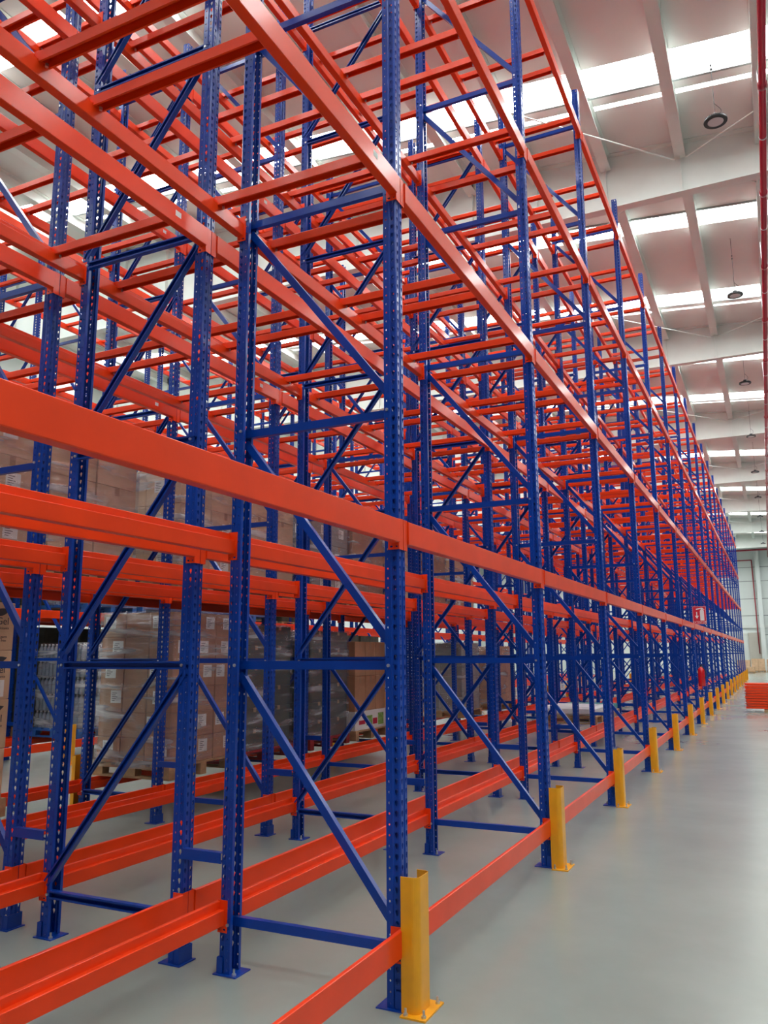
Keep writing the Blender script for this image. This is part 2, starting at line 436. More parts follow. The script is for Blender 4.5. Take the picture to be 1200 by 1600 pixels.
# row spacers
b = MB(); b.channel((0.0, 0, 0), (0.258, 0, 0), (0, -1, 0), 0.055, 0.034); SPC = b.mesh('row_spacer', M['blue'])
for (R, x) in (('first and second', -1.314), ('second and third', -2.633), ('third and fourth', -3.947), ('fifth and sixth', -9.534)):
    for i in range(1 if R.startswith('fifth') else -1, NB+1):
        s = obj('row_spacer', SPC, None, (x, i*LB-0.052, 0.57))
        tag(s, 'short blue spacer joining the %s rack rows, %s' % (R, place_label_guard(i)), 'spacer bar', 'low spacer bars between rack rows')

# beams
BO = 0.035   # body sits this far above the connector's lower edge
def beam_profile():
    c = 0.003
    return [(0.018-c,0),(0.018,c),(0.018,0.120-c),(0.018-c,0.120),(-0.004+c,0.120),(-0.004,0.120-c),(-0.004,0.079),(-0.034+c,0.079),(-0.034,0.079-c),(-0.034,c),(-0.034+c,0)]
Y0B, Y1B = 0.054, LB-0.054
def beam_body():
    b = MB(); b.prism([(x, z+BO) for x, z in beam_profile()], 'y', Y0B, Y1B); return b
BODY = beam_body().mesh('beam_body', M['orange'])
def conn_mesh(s):
    """connector whose bend is on the upright's +y side (s=1) or -y side (s=-1)"""
    b = MB()
    y = 0.0505*s
    # side leg with two slots near its foot
    perf_strip(b, (-0.052, y), (-0.018, y), 0.0, 1, 0.03, 0.009, 0.005)
    perf_strip(b, (-0.018, y), (0.009, y), 0.0, 1, 0.03, 0.005, 0.005)
    plain_strip(b, (-0.052, y), (-0.018, y), 0.03, 0.16); plain_strip(b, (-0.018, y), (0.009, y), 0.03, 0.16)
    # front leg
    plain_strip(b, (0.009, y), (0.009, 0.003*s), 0.0, 0.16)
    return weld_solid(b, 'connector', M['orange'], 0.004)
CP, CN = conn_mesh(1), conn_mesh(-1)
b = MB(); b.box((0.012, -0.03, 0.13), (0.016, 0.012, 0.150)); PIN = b.mesh('safety_pin', M['orange'])
b = MB(); b.box((0.0181, 0, 0), (0.0189, 0.05, 0.035)); STICK = b.mesh('rating_sticker', M['paper'])
def make_beam(loc, rz, label, sticker=False, rot=None, group='orange shelf beams of the racking'):
    r = thing('shelf_beam', label, 'shelf beam', loc, rot or (0, 0, rz), group)
    obj('beam_body', BODY, r); obj('connector', CP, r); obj('connector', CN, r, (0, LB, 0))
    if sticker: obj('rating_sticker', STICK, r, (0, 2.45, 0.085))
    return r
LINES = []   # (x of face, rz, row, side)
SIDES = {('A','f'): 'aisle face of the nearest row', ('A','r'): 'back of the nearest row', ('B','f'): 'far side of the second row', ('B','r'): 'near side of the second row',
         ('C','f'): 'near side of the third row', ('C','r'): 'far side of the third row', ('D','f'): 'far side of the fourth row', ('D','r'): 'near side of the fourth row',
         ('E','f'): 'near side of the fifth row', ('E','r'): 'far side of the fifth row', ('F','f'): 'far side of the sixth row', ('F','r'): 'near side of the sixth row'}
LV = ['lowest', 'second-level', 'third-level', 'fourth-level', 'topmost']
def bayname(i): return 'bay before the first guard' if i < 0 else 'bay past the %s guard' % ORD[i+1]
def visible(pts):
    best = 0
    for p in pts:
        q = proj(p)
        if q and -20 < q[0] < 1220 and -20 < q[1] < 1620: best = max(best, 1/q[2])
    return best
beams = []; bars = []
for (R, xf, sg, i0) in ROWS:
    for side in 'fr':
        x = xf if side == 'f' else xf - sg*DF
        rz = 0 if (side == 'f') == (sg > 0) else PI
        for i in range(i0, NB):
            for k in range(5):
                pts = [(x, (i+t/6)*LB, ZB[k]+0.1) for t in range(7)]
                beams.append((visible(pts), x, rz, i, k, R, side))
    for i in range(i0, NB):
        for k in (2, 3, 4):
            for j, off in enumerate((0.28, 1.24, 1.56, 2.52)):
                y = i*LB+off
                pts = [(xf - sg*DF*t/4, y, ZB[k]+0.1) for t in range(5)]
                bars.append((visible(pts), xf, sg, y, i, k, j, R))
beams.sort(key=lambda t: -t[0]); bars.sort(key=lambda t: -t[0])
for n, (v, x, rz, i, k, R, side) in enumerate(beams[:300]):
    make_beam((x, (i if rz == 0 else i+1)*LB, ZB[k]), rz, 'orange %s beam, %s, %s' % (LV[k], SIDES[(R, side)], bayname(i)), sticker=(n % 3 == 0 and k > 1))
b = MB()
prof = beam_profile()
for (v, x, rz, i, k, R, side) in beams[300:]:
    s = 1 if rz == 0 else -1
    b.prism([(x+s*px, ZB[k]+BO+pz) for px, pz in prof], 'y', i*LB+Y0B, (i+1)*LB-Y0B)
    for (ya, yb) in ((i*LB+0.0485, i*LB+0.0525), ((i+1)*LB-0.0525, (i+1)*LB-0.0485)):
        b.box((x-s*0.052, ya, ZB[k]), (x+s*0.011, yb, ZB[k]+0.16))
    for (ya, yb) in ((i*LB+0.003, i*LB+0.050), ((i+1)*LB-0.050, (i+1)*LB-0.003)):
        b.box((x+s*0.007, ya, ZB[k]), (x+s*0.011, yb, ZB[k]+0.16))
o = obj('distant_shelf_beams', b.mesh('distant_shelf_beams', M['orange']))
tag(o, 'countless distant orange shelf beams in the far bays of the racking', 'shelf beams'); o['kind'] = 'stuff'

# crossbars between front and back beams
ZC = BO+0.079
def bar_into(b, x0, x1, y, z):
    """inverted U bar from x0 to x1 (x0<x1), z = connector underside"""
    a = x0+0.036; c = x1-0.036; zt = z+BO+0.120; h = 0.055; w_ = 0.030
    prof = [(y-w_, zt-h), (y-w_, zt-0.004), (y-w_+0.004, zt), (y+w_-0.004, zt), (y+w_, zt-0.004), (y+w_, zt-h), (y+w_-0.009, zt-h),
            (y+w_-0.009, zt-h+0.003), (y+w_-0.003, zt-h+0.003), (y+w_-0.003, zt-0.003), (y-w_+0.003, zt-0.003), (y-w_+0.003, zt-h+0.003), (y-w_+0.009, zt-h+0.003), (y-w_+0.009, zt-h)]
    b.prism(prof, 'x', a, c)
    for (p, q) in ((x0+0.006, a), (c, x1-0.006)):
        b.box((p, y-w_, zt-0.0405), (q, y+w_, zt))
b = MB(); bar_into(b, -DF, 0.0, 0.0, 0.0); BAR = b.mesh('crossbar', M['orange'])
b = MB(); b.tube((0,0,0), (0,0,-0.016), 0.008, 8); BBOLT = b.mesh('bolt', M['steel'])
for (v, xf, sg, y, i, k, j, R) in bars[:300]:
    xo = xf if sg > 0 else xf+DF
    r = thing('crossbar', 'orange %s crossbar of the %s row, %s, %s bar along' % (LV[k], ROWNAME[R], bayname(i), ORD[j+1]), 'crossbar', (xo, y, ZB[k]), (0,0,0), 'orange crossbars between beams')
    obj('bar', BAR, r); obj('bolt', BBOLT, r, (-DF+0.055, 0.0, BO+0.066)); obj('bolt', BBOLT, r, (-0.055, 0.0, BO+0.066))
b = MB()
for (v, xf, sg, y, i, k, j, R) in bars[300:]:
    xo = xf if sg > 0 else xf+DF
    bar_into(b, xo-DF, xo, y, ZB[k])
o = obj('distant_crossbars', b.mesh('distant_crossbars', M['orange']))
tag(o, 'countless distant orange crossbars in the far bays of the racking', 'crossbars'); o['kind'] = 'stuff'

# column guards
def guard_meshes():
    b = MB(); H = 0.60; th = 0.005
    out = [(0.0, -0.078), (0.055, -0.078)]
    for a in range(1, 6): out.append((0.055+0.035*math.sin(a*PI/12), -0.043-0.035*math.cos(a*PI/12)))
    out += [(0.090, -0.043), (0.090, 0.043)]
    for a in range(1, 6): out.append((0.055+0.035*math.cos(a*PI/12), 0.043+0.035*math.sin(a*PI/12)))
    out += [(0.055, 0.078), (0.020, 0.078)]
    inn = [(min(x, 0.090-th) if abs(y) < 0.06 else x, y*(0.078-th)/0.078) for x, y in out]
    b.prism(out + inn[::-1], 'z', 0.008, H)
    sh = b.mesh('shield', M['yellow'])
    b = MB(); b.box((0.0075, -0.115, 0), (0.135, 0.115, 0.008)); pl = b.mesh('base_plate', M['yellow'])
    return sh, pl
GS, GP = guard_meshes()
for (R, xf, sg, i0) in ROWS:
    if R not in 'ADE': continue
    for i in range(max(i0, 0), NB+1):
        lab = {'A': 'yellow steel column guard on the near aisle, %s from the camera' % ORD[i+1],
               'D': 'yellow column guard on the far aisle side of the fourth row, at its %s frame' % ORD[i+1],
               'E': 'yellow column guard across the far aisle at the fifth row, %s frame' % ORD[i+1]}[R]
        g = thing('column_guard', lab, 'column guard', (xf+sg*0.013, i*LB, 0), (0, 0, 0 if sg > 0 else PI), 'yellow column guards')
        obj('shield', GS, g); p = obj('base_plate', GP, g)
        if i < 8:
            for (x, y) in ((0.03, -0.098), (0.03, 0.098), (0.115, -0.085), (0.115, 0.085)): obj('anchor_bolt', ANCH, p, (x, y, 0.008))

# ------------------------------------------------------------------ lamps, pipes
def lamp_parts():
    b = MB(); b.lathe([(0.001,0.055),(0.07,0.055),(0.09,0.040),(0.172,0.030),(0.176,0.012),(0.172,0.0),(0.118,0.0),(0.112,0.008)], 36)
    for i in range(36):
        a = 2*PI*i/36; c, s = math.cos(a), math.sin(a)
        b.box((0,0,0),(0,0,0)) if False else b.add([(c*0.085,s*0.085,0.042),(c*0.17,s*0.17,0.031),(c*0.17,s*0.17,0.048),(c*0.085,s*0.085,0.075),
              (c*0.085-s*0.003,s*0.085+c*0.003,0.042),(c*0.17-s*0.003,s*0.17+c*0.003,0.031),(c*0.17-s*0.003,s*0.17+c*0.003,0.048),(c*0.085-s*0.003,s*0.085+c*0.003,0.075)],
              [(0,1,2,3),(7,6,5,4),(0,4,5,1),(1,5,6,2),(2,6,7,3),(3,7,4,0)])
    hs = b.mesh('housing', M['black'])
    b = MB(); b.lathe([(0.001,0.004),(0.10,0.004),(0.118,0.001),(0.118,0.010),(0.001,0.012)], 36); ln = b.mesh('lens', M['lens'], True)
    b = MB(); b.tube((0,0,0.05),(0,0,0.12),0.05,20); dr = b.mesh('driver', M['black'])
    b = MB()
    pts = [Vector((0.022*math.cos(t), 0, 0.142+0.022*math.sin(t))) for t in [i*PI/5 for i in range(11)]]
    b.path(pts, 0.004, 6); hk = b.mesh('hook', M['steel'])
    b = MB(); b.tube((0,0,0.16),(0,0,1.45),0.0045,6); cb = b.mesh('suspension_wire', M['black'])
    b = MB(); pts = [Vector((0.05+0.05*math.sin(t*PI/8), 0, 0.12+0.02*t)) for t in range(9)] + [Vector((0.0,0,0.33))]
    b.path(pts, 0.004, 6); wl = b.mesh('power_cord', M['black'])
    b = MB(); b.lathe([(0.001,-0.02),(0.016,-0.012),(0.016,0.012),(0.001,0.02)], 12); cl = b.mesh('clamp', M['black'])
    return hs, ln, dr, hk, cb, wl, cl
LP = lamp_parts()
for k in range(-1, 9):
    y = 8.64+6.87*k
    lab = 'round black high-bay lamp over the aisle, ' + ('just above the camera' if k < 0 else '%s in view from the camera' % ORD[k+1])
    t = thing('high_bay_lamp', lab, 'lamp', (1.53, y, 9.8), (0,0,0.4), 'high-bay lamps over the aisle')
    h = obj('housing', LP[0], t); obj('lens', LP[1], h); obj('driver', LP[2], t); obj('hook', LP[3], t); wv = obj('suspension_wire', LP[4], t)
    obj('power_cord', LP[5], t); obj('clamp', LP[6], wv, (0,0,1.00)); obj('clamp', LP[6], wv, (0,0,0.93))
# red sprinkler main over the aisle
def xpipe(y): return 2.245-0.0066*y
t = thing('sprinkler_pipe', 'dark red sprinkler pipe running overhead along the right edge', 'pipe', (0,0,0))
b = MB(); b.tube((xpipe(-10), -10, 9.7), (xpipe(72), 72, 9.7), 0.052, 16); obj('pipe', b.mesh('pipe', M['redpipe'], True), t)
b = MB(); b.tube((0,-0.05,0),(0,0.05,0),0.066,16); cpl = b.mesh('coupling', M['redpipe'], True)
b = MB(); b.tube((0,-0.012,0),(0,0.012,0),0.060,16); b.tube((0,0,0.05),(0,0,1.40),0.006,6); hg = b.mesh('hanger', M['steel'])
for k in range(12):
    y = 7.9+3.05*k
    obj('coupling', cpl, t, (xpipe(y), y, 9.7))
    obj('hanger', hg, t, (xpipe(y+1.3), y+1.3, 9.7))
b = MB(); b.tube((XL, YF-0.9, 10.35), (XR, YF-0.9, 10.35), 0.07, 12); o = obj('fire_main', b.mesh('fire_main', M['redpipe'], True))
tag(o, 'long red pipe crossing the far wall just under the roof', 'pipe')
b = MB(); b.path([(-6, YF-0.2, 9.55), (0.45, YF-0.2, 9.55), (0.50, YF-0.2, 1.5)], 0.045, 10); o = obj('riser_pipe', b.mesh('riser_pipe', M['redpipe'], True))
tag(o, 'thin red pipe turning down the far wall beside the white column', 'pipe')

# ------------------------------------------------------------------ sign and extinguisher
def text_mesh(s, size, material, depth=0.002, font_scale=1.0):
    cu = bpy.data.curves.new('txt', 'FONT'); cu.body = s; cu.size = size; cu.extrude = depth/2; cu.align_x = 'CENTER'; cu.align_y = 'CENTER'
    o = bpy.data.objects.new('tmp', cu); COL.objects.link(o); bpy.context.view_layer.update()
    me = bpy.data.meshes.new_from_object(o.evaluated_get(bpy.context.evaluated_depsgraph_get()))
    bpy.data.objects.remove(o); bpy.data.curves.remove(cu)
    me.materials.clear(); me.materials.append(material); me.name = 'lettering'
    return me
ys = 6*LB-0.075
t = thing('fire_extinguisher_sign', 'red projecting sign with white extinguisher and arrow on the racking', 'sign', (0.0, ys, 2.30))
b = MB(); b.box((0.0, 0, 0), (0.30, 0.008, 0.42)); obj('panel', b.mesh('panel', M['signred']), t)
b = MB()
for a, c in (((0.004,-0.002,0.004),(0.296,0,0.009)), ((0.004,-0.002,0.411),(0.296,0,0.416)), ((0.004,-0.002,0.009),(0.009,0,0.411)), ((0.291,-0.002,0.009),(0.296,0,0.411))): b.box(a, c)
obj('border', b.mesh('border', M['signwhite']), t)
b = MB()   # extinguisher pictogram
b.box((0.165,-0.003,0.085),(0.255,0,0.31)); b.prism([(0.165,0.31),(0.255,0.31),(0.235,0.345),(0.185,0.345)], 'y', -0.003, 0)
b.box((0.195,-0.003,0.345),(0.225,0,0.385)); b.prism([(0.08,0.335),(0.195,0.36),(0.195,0.385),(0.08,0.365)], 'y', -0.003, 0); b.prism([(0.225,0.36),(0.262,0.33),(0.268,0.34),(0.225,0.385)], 'y', -0.003, 0)
obj('pictogram', b.mesh('pictogram', M['signwhite']), t)
b = MB(); b.box((0.083,-0.003,0.20),(0.103,0,0.29)); b.prism([(0.050,0.20),(0.093,0.125),(0.136,0.20)], 'y', -0.003, 0)
obj('arrow', b.mesh('arrow', M['signwhite']), t)
obj('lettering', text_mesh('EXTINTOR', 0.062, M['signwhite']), t, (0.15, -0.0015, 0.045), (PI/2, 0, 0))
t = thing('fire_extinguisher', 'red fire extinguisher hung on the racking below the red sign', 'fire extinguisher', (0.095, 6*LB-0.02, 0.86))
b = MB(); b.lathe([(0.001,0),(0.07,0.0),(0.078,0.02),(0.078,0.36),(0.06,0.41),(0.03,0.43),(0.022,0.45),(0.001,0.45)], 24); obj('cylinder', b.mesh('cylinder', M['extred'], True), t)
b = MB(); b.box((-0.02,-0.02,0.45),(0.02,0.02,0.49)); b.box((-0.015,-0.012,0.49),(0.09,0.012,0.50)); b.box((0.0,-0.012,0.46),(0.09,0.012,0.468)); obj('valve_handle', b.mesh('valve', M['black']), t)
b = MB(); pts = [Vector((0.02+0.085*math.sin(i*PI/10), -0.03, 0.47-0.036*i)) for i in range(11)]; b.path(pts, 0.010, 8); obj('hose', b.mesh('hose', M['black']), t)
b = MB(); b.box((-0.0945,-0.02,0.30),(-0.078,0.02,0.36)); obj('bracket', b.mesh('bracket', M['steel']), t)

# ------------------------------------------------------------------ pallets and loads
def pallet_meshes(mt, lx, ly):
    b = MB(); n = 7
    for i in range(n):
        x0 = -lx/2 + i*(lx-0.10)/(n-1); b.box((x0, -ly/2, 0.122), (x0+0.10, ly/2, 0.144))
    for s in (-1, 0, 1): b.box((-lx/2, s*(ly/2-0.05)-0.05, 0.100), (lx/2, s*(ly/2-0.05)+0.05, 0.122))
    deck = b.mesh('top_deck', mt)
    b = MB(); b.box((-0.07,-0.05,0.022),(0.07,0.05,0.100)); blk = b.mesh('block', mt)
    b = MB()
    for s in (-1, 0, 1): b.box((-lx/2, s*(ly/2-0.05)-0.05, 0), (lx/2, s*(ly/2-0.05)+0.05, 0.022))
    bot = b.mesh('bottom_board', mt)
    return deck, blk, bot, lx, ly
PM = {c: pallet_meshes(M[m_], 1.06, 1.12) for c, m_ in (('wooden','wood'), ('red','redwood'), ('blue','bluewood'))}
def pallet(color, x, y, z, label):
    d, bl, bo, lx, ly = PM[color]
    t = thing('pallet', label, 'pallet', (x, y, z), (0,0,0), '%s pallets on the racking' % color)
    obj('top_deck', d, t); obj('bottom_board', bo, t)
    for sx in (-1, 0, 1):
        for sy in (-1, 0, 1): obj('block', bl, t, (sx*(lx/2-0.07), sy*(ly/2-0.05), 0))
    return t
CM = {}
def carton_mesh(mt, dx, dy, dz):
    key = (mt, round(dx,3), round(dy,3), round(dz,3))
    if key not in CM:
        b = MB(); b.box((-dx/2,-dy/2,0),(dx/2,dy/2,dz), 0.006); c = b.mesh('carton', M[mt])
        b = MB(); b.box((-dx/2-0.0005,-0.03,dz*0.8),(dx/2+0.0005,0.03,dz+0.0006)); b.box((-dx/2-0.0006,-0.03,dz),(dx/2+0.0006,0.03,dz+0.0007))
        CM[key] = (c, b.mesh('packing_tape', M['tape']))
    return CM[key]
b = MB(); b.box((-0.001,-0.075,0),(0.0,0.075,0.135)); LBL = b.mesh('shipping_label', M['paper'])
b = MB()
for k in range(5): b.box((0.0,-0.055,0.022+0.020*k),(0.0006,-0.055+0.10*(0.4+0.5*((k*7)%5)/5),0.028+0.020*k))
LBP = b.mesh('print', M['ink'])
gel = text_mesh('Gel', 0.085, M['ink'], 0.001); small = text_mesh('Sanitizante', 0.030, M['ink'], 0.001); gen = text_mesh('germ\nfree', 0.030, M['ink'], 0.001)
def swoosh():
    b = MB(); n = 12
    up = [(-0.09+0.18*i/n, 0.018*math.sin(PI*i/n*1.0)+0.02*(i/n)) for i in range(n+1)]
    lo = [(-0.09+0.18*i/n, -0.045*math.sin(PI*i/n)+0.02*(i/n)) for i in range(n+1)]
    b.prism(up+lo[::-1], 'y', -0.0005, 0.0005); return b.mesh('swoosh', M['ink'])
SW = swoosh()
nload = [0]
BOXMAX = 300
boxes = []
def film(x, y, z, lx, ly, h, label, seed):
    rnd = random.Random(seed)
    b = MB(); nz = 9; na = 32; vs = []
    for k in range(nz):
        zz = h*k/(nz-1)
        for a in range(na):
            t = a/na*4; s = int(t); u = t-s
            hx, hy = lx/2+0.012, ly/2+0.012
            c = [(-hx,-hy),(hx,-hy),(hx,hy),(-hx,hy)]
            p, q = c[s], c[(s+1)%4]
            px, py = p[0]+(q[0]-p[0])*u, p[1]+(q[1]-p[1])*u
            j = 1+rnd.uniform(0.0, 0.012)
            vs.append((px*j, py*j, zz))
    fs = [(k*na+a, k*na+(a+1)%na, (k+1)*na+(a+1)%na, (k+1)*na+a) for k in range(nz-1) for a in range(na)]
    fs.append(tuple((nz-1)*na+a for a in range(na)))
    b.add(vs, fs)
    o = obj('stretch_wrap', b.mesh('stretch_wrap', M['wrap'], True), None, (x, y, z))
    tag(o, label, 'stretch wrap', 'clear stretch wrap around pallet loads')
def stack(mt, x, y, z, lx, ly, h, nx, ny, nz, desc, where, labels=True, gelprint=False, shell=True, tape=True, jit=0.006, group=None):
    """cartons on a pallet; only those on a face one can see into are built when the stack is wide"""
    dx, dy, dz = lx/nx, ly/ny, h/nz
    rnd = random.Random(int(x*31+y*17+z*7))
    for k in range(nz):
        for i in range(nx):
            for j in range(ny):
                if shell and 0 < i < nx-1 and 0 < j < ny-1 and k < nz-1: continue
                px = x-lx/2+dx*(i+0.5)+rnd.uniform(-jit,jit)*0.5; py = y-ly/2+dy*(j+0.5)+rnd.uniform(-jit,jit)*0.5; pz = z+k*dz
                c, tp = carton_mesh(mt, dx-0.008, dy-0.008, dz-0.002)
                lay = 'bottom layer' if k == 0 else ('top layer' if k == nz-1 else '%s layer' % ORD[k+1])
                col = '%s column' % ORD[i+1]; rw = '%s row' % ORD[j+1] if j else 'front row'
                lab = '%s, %s, %s, %s, %s' % (desc, where, lay, col, rw)
                q = proj((px+dx/2, py+dy/2, pz+dz/2)); sz = 0.0
                if q: sz = (dz*max(dx, dy)/(q[2]*q[2])) * (1.0 if -30 < q[0] < 1230 and -30 < q[1] < 1630 else 0.0)
                if 0 < i < nx-1 or (i < nx-1 and j > 0): sz *= 0.3
                if pz > 2.3 and k == 0: sz *= 0.8
                boxes.append((sz, c, tp, (px, py, pz), rnd.uniform(-0.012, 0.012), lab, group or ('boxes on the pallet '+where), dx, dy, dz, i, j, k, nx, nz, labels, gelprint, tape, rnd.random(), rnd.random(), rnd.random()))
def build_boxes():
    boxes.sort(key=lambda t: -t[0])
    for (sz, c, tp, loc, rz, lab, grp, dx, dy, dz, i, j, k, nx, nz, labels, gelprint, tape, r1, r2, r3) in boxes[:BOXMAX]:
        o = obj('carton', c, None, loc, (0, 0, rz)); tag(o, lab, 'cardboard box', grp)
        if tape and (i == nx-1 or k == nz-1): obj('packing_tape', tp, o)
        if labels and r1 < 0.85:
            if i == nx-1 and (not gelprint or k == 2): l = obj('shipping_label', LBL, o, ((dx-0.008)/2+0.001, 0.13 if gelprint else (r2-0.5)*0.18, dz*(0.05 if gelprint else 0.35)), (0,0,0)); obj('print', LBP, l)
            if j == 0: l = obj('shipping_label', LBL, o, ((r3-0.5)*0.16, -(dy-0.008)/2-0.001, dz*0.35), (0,0,-PI/2)); obj('print', LBP, l)
        if gelprint and i == nx-1:
            xx = (dx-0.008)/2+0.0015
            obj('logo', SW, o, (xx, 0.125, dz*0.80), (0,0,PI/2)); obj('lettering', gel, o, (xx, 0.145, dz*0.60), (PI/2,0,PI/2)); obj('lettering', small, o, (xx, 0.145, dz*0.46), (PI/2,0,PI/2))
            if k != 2: obj('lettering', gen, o, (xx, 0.165, dz*0.24), (PI/2,0,PI/2))
    rest = boxes[BOXMAX:]
    if rest:
        mats = []; b = MB(); mi = []
        for t in rest:
            me = t[1]; mm = me.materials[0]
            if mm not in mats: mats.append(mm)
            cz, sn = math.cos(t[4]), math.sin(t[4]); x, y, z = t[3]
            b.add([(x+v.co.x*cz-v.co.y*sn, y+v.co.x*sn+v.co.y*cz, z+v.co.z) for v in me.vertices], [tuple(p.vertices) for p in me.polygons])
            mi += [mats.index(mm)]*len(me.polygons)
        me = bpy.data.meshes.new('hidden_and_distant_cartons'); me.from_pydata(b.v, [], b.f)
        for mm in mats: me.materials.append(mm)
        me.polygons.foreach_set('material_index', mi); me.update()
        o = obj('distant_cartons', me); tag(o, 'remaining cardboard boxes deep in the racks and by the far wall', 'cardboard boxes'); o['kind'] = 'stuff'
XD = -4.575                # centre of the fourth row
Z1 = ZB[0]+0.155; Z2 = ZB[1]+0.155
PH = 0.144
# lowest level of the fourth row
pallet('wooden', XD, 0.50, Z1, 'wooden pallet under printed brown boxes, lowest level at the left edge')
stack('kraft2', XD, 0.50, Z1+PH, 1.04, 1.06, 1.58, 2, 2, 4, 'brown carton with black lettering', 'left edge stack', gelprint=True)
pallet('wooden', XD, 3.60, Z1, 'wooden pallet under the wrapped brown boxes with white labels')
stack('kraft', XD, 3.60, Z1+PH, 1.02, 1.10, 1.60, 3, 3, 6, 'brown carton under film', 'white-labelled low stack')
film(XD, 3.60, Z1+0.10, 1.02, 1.10, 1.66, 'clear stretch wrap around the white-labelled brown boxes on the lowest level', 1)
pallet('red', XD, 4.87, Z1, 'red pallet under dark wrapped boxes, just past the labelled boxes')
stack('dark', XD, 4.87, Z1+PH, 1.0, 1.06, 1.50, 2, 2, 6, 'dark printed box under film', 'first dark stack', labels=False)
film(XD, 4.87, Z1+0.10, 1.0, 1.06, 1.56, 'clear stretch wrap around the nearer stack of dark boxes', 2)
pallet('red', XD, 6.43, Z1, 'red pallet under dark wrapped boxes, third along the low row')
stack('dark', XD, 6.43, Z1+PH, 1.0, 1.08, 1.46, 2, 2, 6, 'dark greenish box under film', 'second dark stack', labels=False)
film(XD, 6.43, Z1+0.10, 1.0, 1.08, 1.52, 'clear stretch wrap around the farther stack of dark boxes', 3)
pallet('wooden', XD, 7.75, Z1, 'wooden pallet under fruit crates and tall brown boxes')
b = MB(); b.box((-0.5,-0.53,0),(0.5,0.53,0.02)); b.box((0.47,-0.53,0.02),(0.5,0.53,0.28)); b.box((-0.5,-0.53,0.02),(-0.47,0.53,0.28)); b.box((-0.47,-0.53,0.02),(0.47,-0.50,0.28)); b.box((-0.47,0.50,0.02),(0.47,0.53,0.28))
cr = obj('fruit_crate', b.mesh('fruit_crate', M['paper']), None, (XD, 7.75, Z1+PH)); tag(cr, 'white cardboard fruit crate with coloured fruit print on a wooden pallet', 'crate')
b = MB(); b.lathe([(0.001,0),(0.03,0.004),(0.04,0.03),(0.03,0.06),(0.001,0.066)], 14); fr = b.mesh('fruit', M['fruit'])
b = MB(); b.box((0.5001,-0.15,0.05),(0.5009,0.05,0.2)); b.box((0.5001,0.25,0.04),(0.5009,0.45,0.22)); obj('fruit_print', b.mesh('fruit_print', M['fruit']), cr)
b = MB(); b.box((0.5001,0.07,0.06),(0.5009,0.22,0.15)); b.box((0.5001,-0.4,0.08),(0.5009,-0.2,0.14)); obj('red_print', b.mesh('red_print', M['signred']), cr)
stack('kraft', XD, 7.75, Z1+PH+0.28, 1.0, 1.06, 1.05, 2, 3, 2, 'tall brown box', 'above the fruit crate', labels=False)
for (yy, mt, nm, hh) in ((12.4, 'grey', 'grey far stack', 1.35), (14.85, 'kraft', 'brown far stack', 1.3)):
    pallet('wooden', XD, yy, Z1, 'wooden pallet under the %s on the lowest level' % nm)
    stack(mt, XD, yy, Z1+PH, 1.0, 1.06, hh, 2, 2, 4, 'plain box under film', nm, labels=False)
    film(XD, yy, Z1+0.10, 1.0, 1.06, hh+0.06, 'clear stretch wrap around the %s' % nm, int(yy))
# second level of the fourth row
L2 = [(-1.9,'kraft2',1.5,3), (-0.72,'kraft',1.35,4), (0.62,'kraft2',1.30,3), (1.85,'kraft2',1.22,3), (3.62,'kraft2',1.24,3), (4.86,'kraft2',1.20,4), (6.42,'grey',1.50,4), (7.66,'kraft',1.40,4), (9.2,'kraft2',1.30,3), (10.5,'kraft',1.25,4), (12.1,'kraft2',1.35,3)]
for n, (yy, mt, hh, nz) in enumerate(L2):
    nm = '%s stack along the second level' % ORD[n+1]
    pallet('wooden', XD, yy, Z2, 'wooden pallet under the %s' % nm)
    stack(mt, XD, yy, Z2+PH, 1.02, 1.08, hh, 2, 2, nz, 'large brown carton' if mt != 'grey' else 'large grey carton', nm, labels=(n % 2 == 0))
    film(XD, yy, Z2+0.10, 1.02, 1.08, hh+0.06, 'clear stretch wrap around the %s' % nm, 20+n)
# bottle packs across the far aisle
def pack_mesh(nx, ny):
    b = MB()
    for i in range(nx):
        for j in range(ny):
            b.lathe([(0.001,0),(0.040,0.0),(0.042,0.02),(0.038,0.08),(0.042,0.14),(0.040,0.19),(0.014,0.235),(0.014,0.245)], 10, ((i-(nx-1)/2)*0.085, (j-(ny-1)/2)*0.085, 0))
    me = b.mesh('bottles', M['bottle'], True)
    b = MB()
    for i in range(nx):
        for j in range(ny): b.tube(((i-(nx-1)/2)*0.085, (j-(ny-1)/2)*0.085, 0.243), ((i-(nx-1)/2)*0.085, (j-(ny-1)/2)*0.085, 0.262), 0.015, 8)
    return me, b.mesh('bottle_cap', M['cap'])
PK = pack_mesh(4, 4)
XE = -8.75
n = 0
for yy, zz, lay, lname in ((6.35, Z1, 5, 'lowest'), (7.6, Z1, 4, 'lowest'), (6.4, Z2, 2, 'second'), (7.65, Z2, 3, 'second'), (9.25, Z2, 2, 'second'), (10.5, Z2, 3, 'second')):
    n += 1
    nm = 'the %s pallet of bottles across the far aisle, %s level' % (ORD[n], lname)
    pallet('blue', XE, yy, zz, 'blue pallet under ' + nm)
    for k in range(lay):
        for i in range(3):
            for j in range(3):
                if i == 1 and j == 1 and k < lay-1: continue
                o = thing('bottle_pack', 'clear bottle pack, %s pallet %s level, %s layer, %s column, %s row' % (ORD[n], lname, ORD[k+1], ORD[i+1], ORD[j+1]), 'bottle pack',
                          (XE+(i-1)*0.346, yy+(j-1)*0.346, zz+PH+k*0.266), (0,0,0), 'packs of clear bottles across the far aisle')
                obj('bottles', PK[0], o); obj('bottle_cap', PK[1], o)
    film(XE, yy, zz+0.10, 1.04, 1.04, lay*0.266+0.06, 'clear stretch wrap over ' + nm, 60+n)
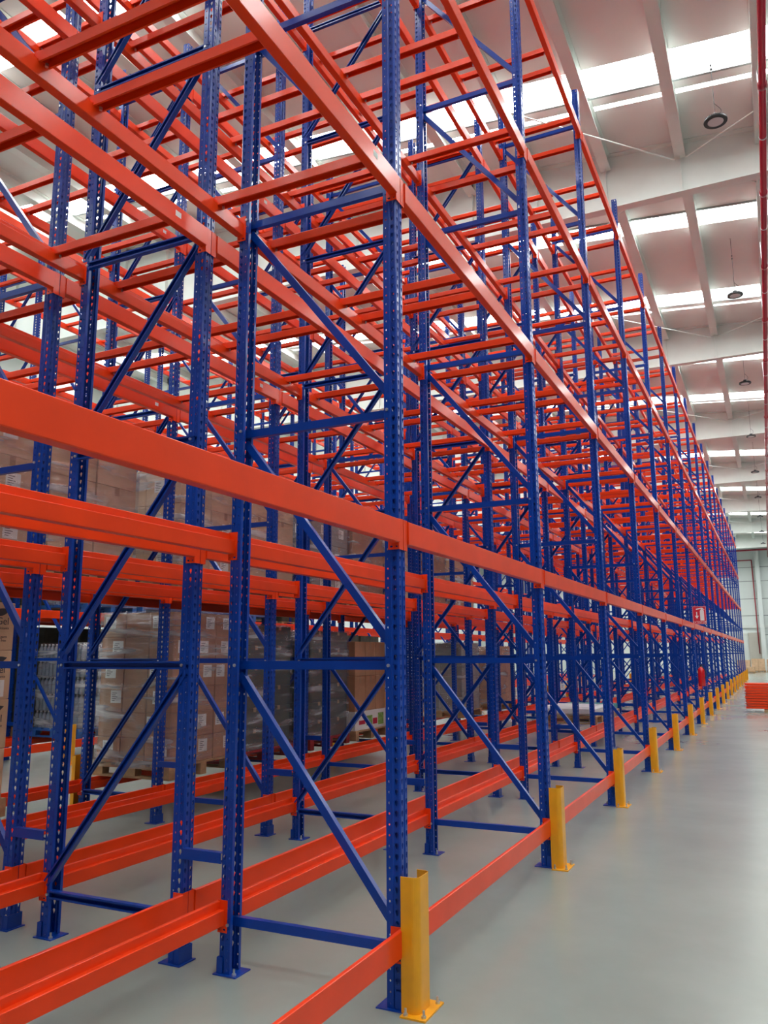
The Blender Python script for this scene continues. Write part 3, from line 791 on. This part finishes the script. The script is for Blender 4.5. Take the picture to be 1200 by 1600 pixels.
# dark loads filling the rows beyond the far aisle
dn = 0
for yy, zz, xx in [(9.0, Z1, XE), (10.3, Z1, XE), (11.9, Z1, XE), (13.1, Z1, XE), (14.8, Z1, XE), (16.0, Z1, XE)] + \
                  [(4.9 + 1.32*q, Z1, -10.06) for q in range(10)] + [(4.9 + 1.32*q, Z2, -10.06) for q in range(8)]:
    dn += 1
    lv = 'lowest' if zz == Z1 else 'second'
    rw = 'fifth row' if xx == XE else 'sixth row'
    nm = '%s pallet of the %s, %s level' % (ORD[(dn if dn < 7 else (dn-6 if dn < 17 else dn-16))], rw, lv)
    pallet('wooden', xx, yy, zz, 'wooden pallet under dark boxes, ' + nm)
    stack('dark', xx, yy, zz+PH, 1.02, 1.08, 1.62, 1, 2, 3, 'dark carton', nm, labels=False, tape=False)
# low white bundle and teal packs in the second row
XB = -1.85
pallet('wooden', XB, 11.95, Z1, 'wooden pallet carrying the low white bundle between the racks')
b = MB(); b.box((-0.5,-0.53,0),(0.5,0.53,0.16), 0.04); o = obj('white_bundle', b.mesh('white_bundle', M['whitefilm']), None, (XB, 11.95, Z1+PH)); tag(o, 'low white plastic-wrapped bundle lying on a pallet between the racks', 'bundle')
pallet('wooden', XB, 13.25, Z1, 'wooden pallet carrying teal packs between the racks')
for i in range(3):
    for j in range(3):
        b = MB(); b.box((-0.16,-0.17,0),(0.16,0.17,0.11), 0.015)
        o = obj('teal_pack', b.mesh('teal_pack', M['teal']), None, (XB+(i-1)*0.34, 13.25+(j-1)*0.36, Z1+PH)); tag(o, 'teal shrink pack on a low pallet, %s from the aisle, %s row back' % (ORD[3-i], ORD[j+1]), 'pack', 'teal packs on the low pallet')

# stack of spare beams in the aisle
SX, SY = 0.80, 21.15
for j in (0, 1):
    b = MB(); b.box((-0.05,-0.03,0),(0.05,0.82,0.075)); o = obj('timber_bearer', b.mesh('timber_bearer', M['wood']), None, (SX+0.55+1.6*j, SY, 0))
    tag(o, 'timber bearer under the %s of the stacked orange beams' % ('near end' if j == 0 else 'middle'), 'timber block')
for k in range(10):
    for j in range(4):
        off = 0.02*((k*3+j*5) % 4)
        # beam's length turned to +x, laid on its wide face
        r = make_beam((SX+off, SY+0.03+0.185*j+0.14, 0.075+0.052+0.0705*k), 0, 'spare orange beam in the aisle stack, %s layer up, %s from the front' % (ORD[k+1], ORD[j+1]), rot=None, group='spare orange beams stacked in the aisle')
        R3 = Matrix(((0, 1, 0), (0, 0, -1), (1, 0, 0))).transposed()
        # local y -> world x ; local z -> world -y... ; local x -> world z
        mm = Matrix(((0, 1, 0), (0, 0, -1), (-1, 0, 0)))
        mm = Matrix(((0,1,0),(0,0,1),(1,0,0)))
        r.rotation_euler = mm.to_euler()
        r.location = (SX+off, SY+0.02+0.19*j, 0.075+0.054+0.0705*k)

# boxes by the far wall
for n, (x, y, hh, mt) in enumerate(((-0.75, 70.5, 0.85, 'kraft2'), (0.35, 70.5, 0.95, 'kraft2'), (1.5, 70.6, 0.9, 'kraft2'), (-0.35, 66.5, 0.35, 'kraft2'))):
    nm = '%s stack by the far wall' % ORD[n+1]
    pallet('wooden', x, y, 0, 'wooden pallet under the %s' % nm)
    stack(mt, x, y, PH, 1.0, 1.0, hh, 2, 2, 3, 'pale brown carton', nm, labels=True)

build_boxes()
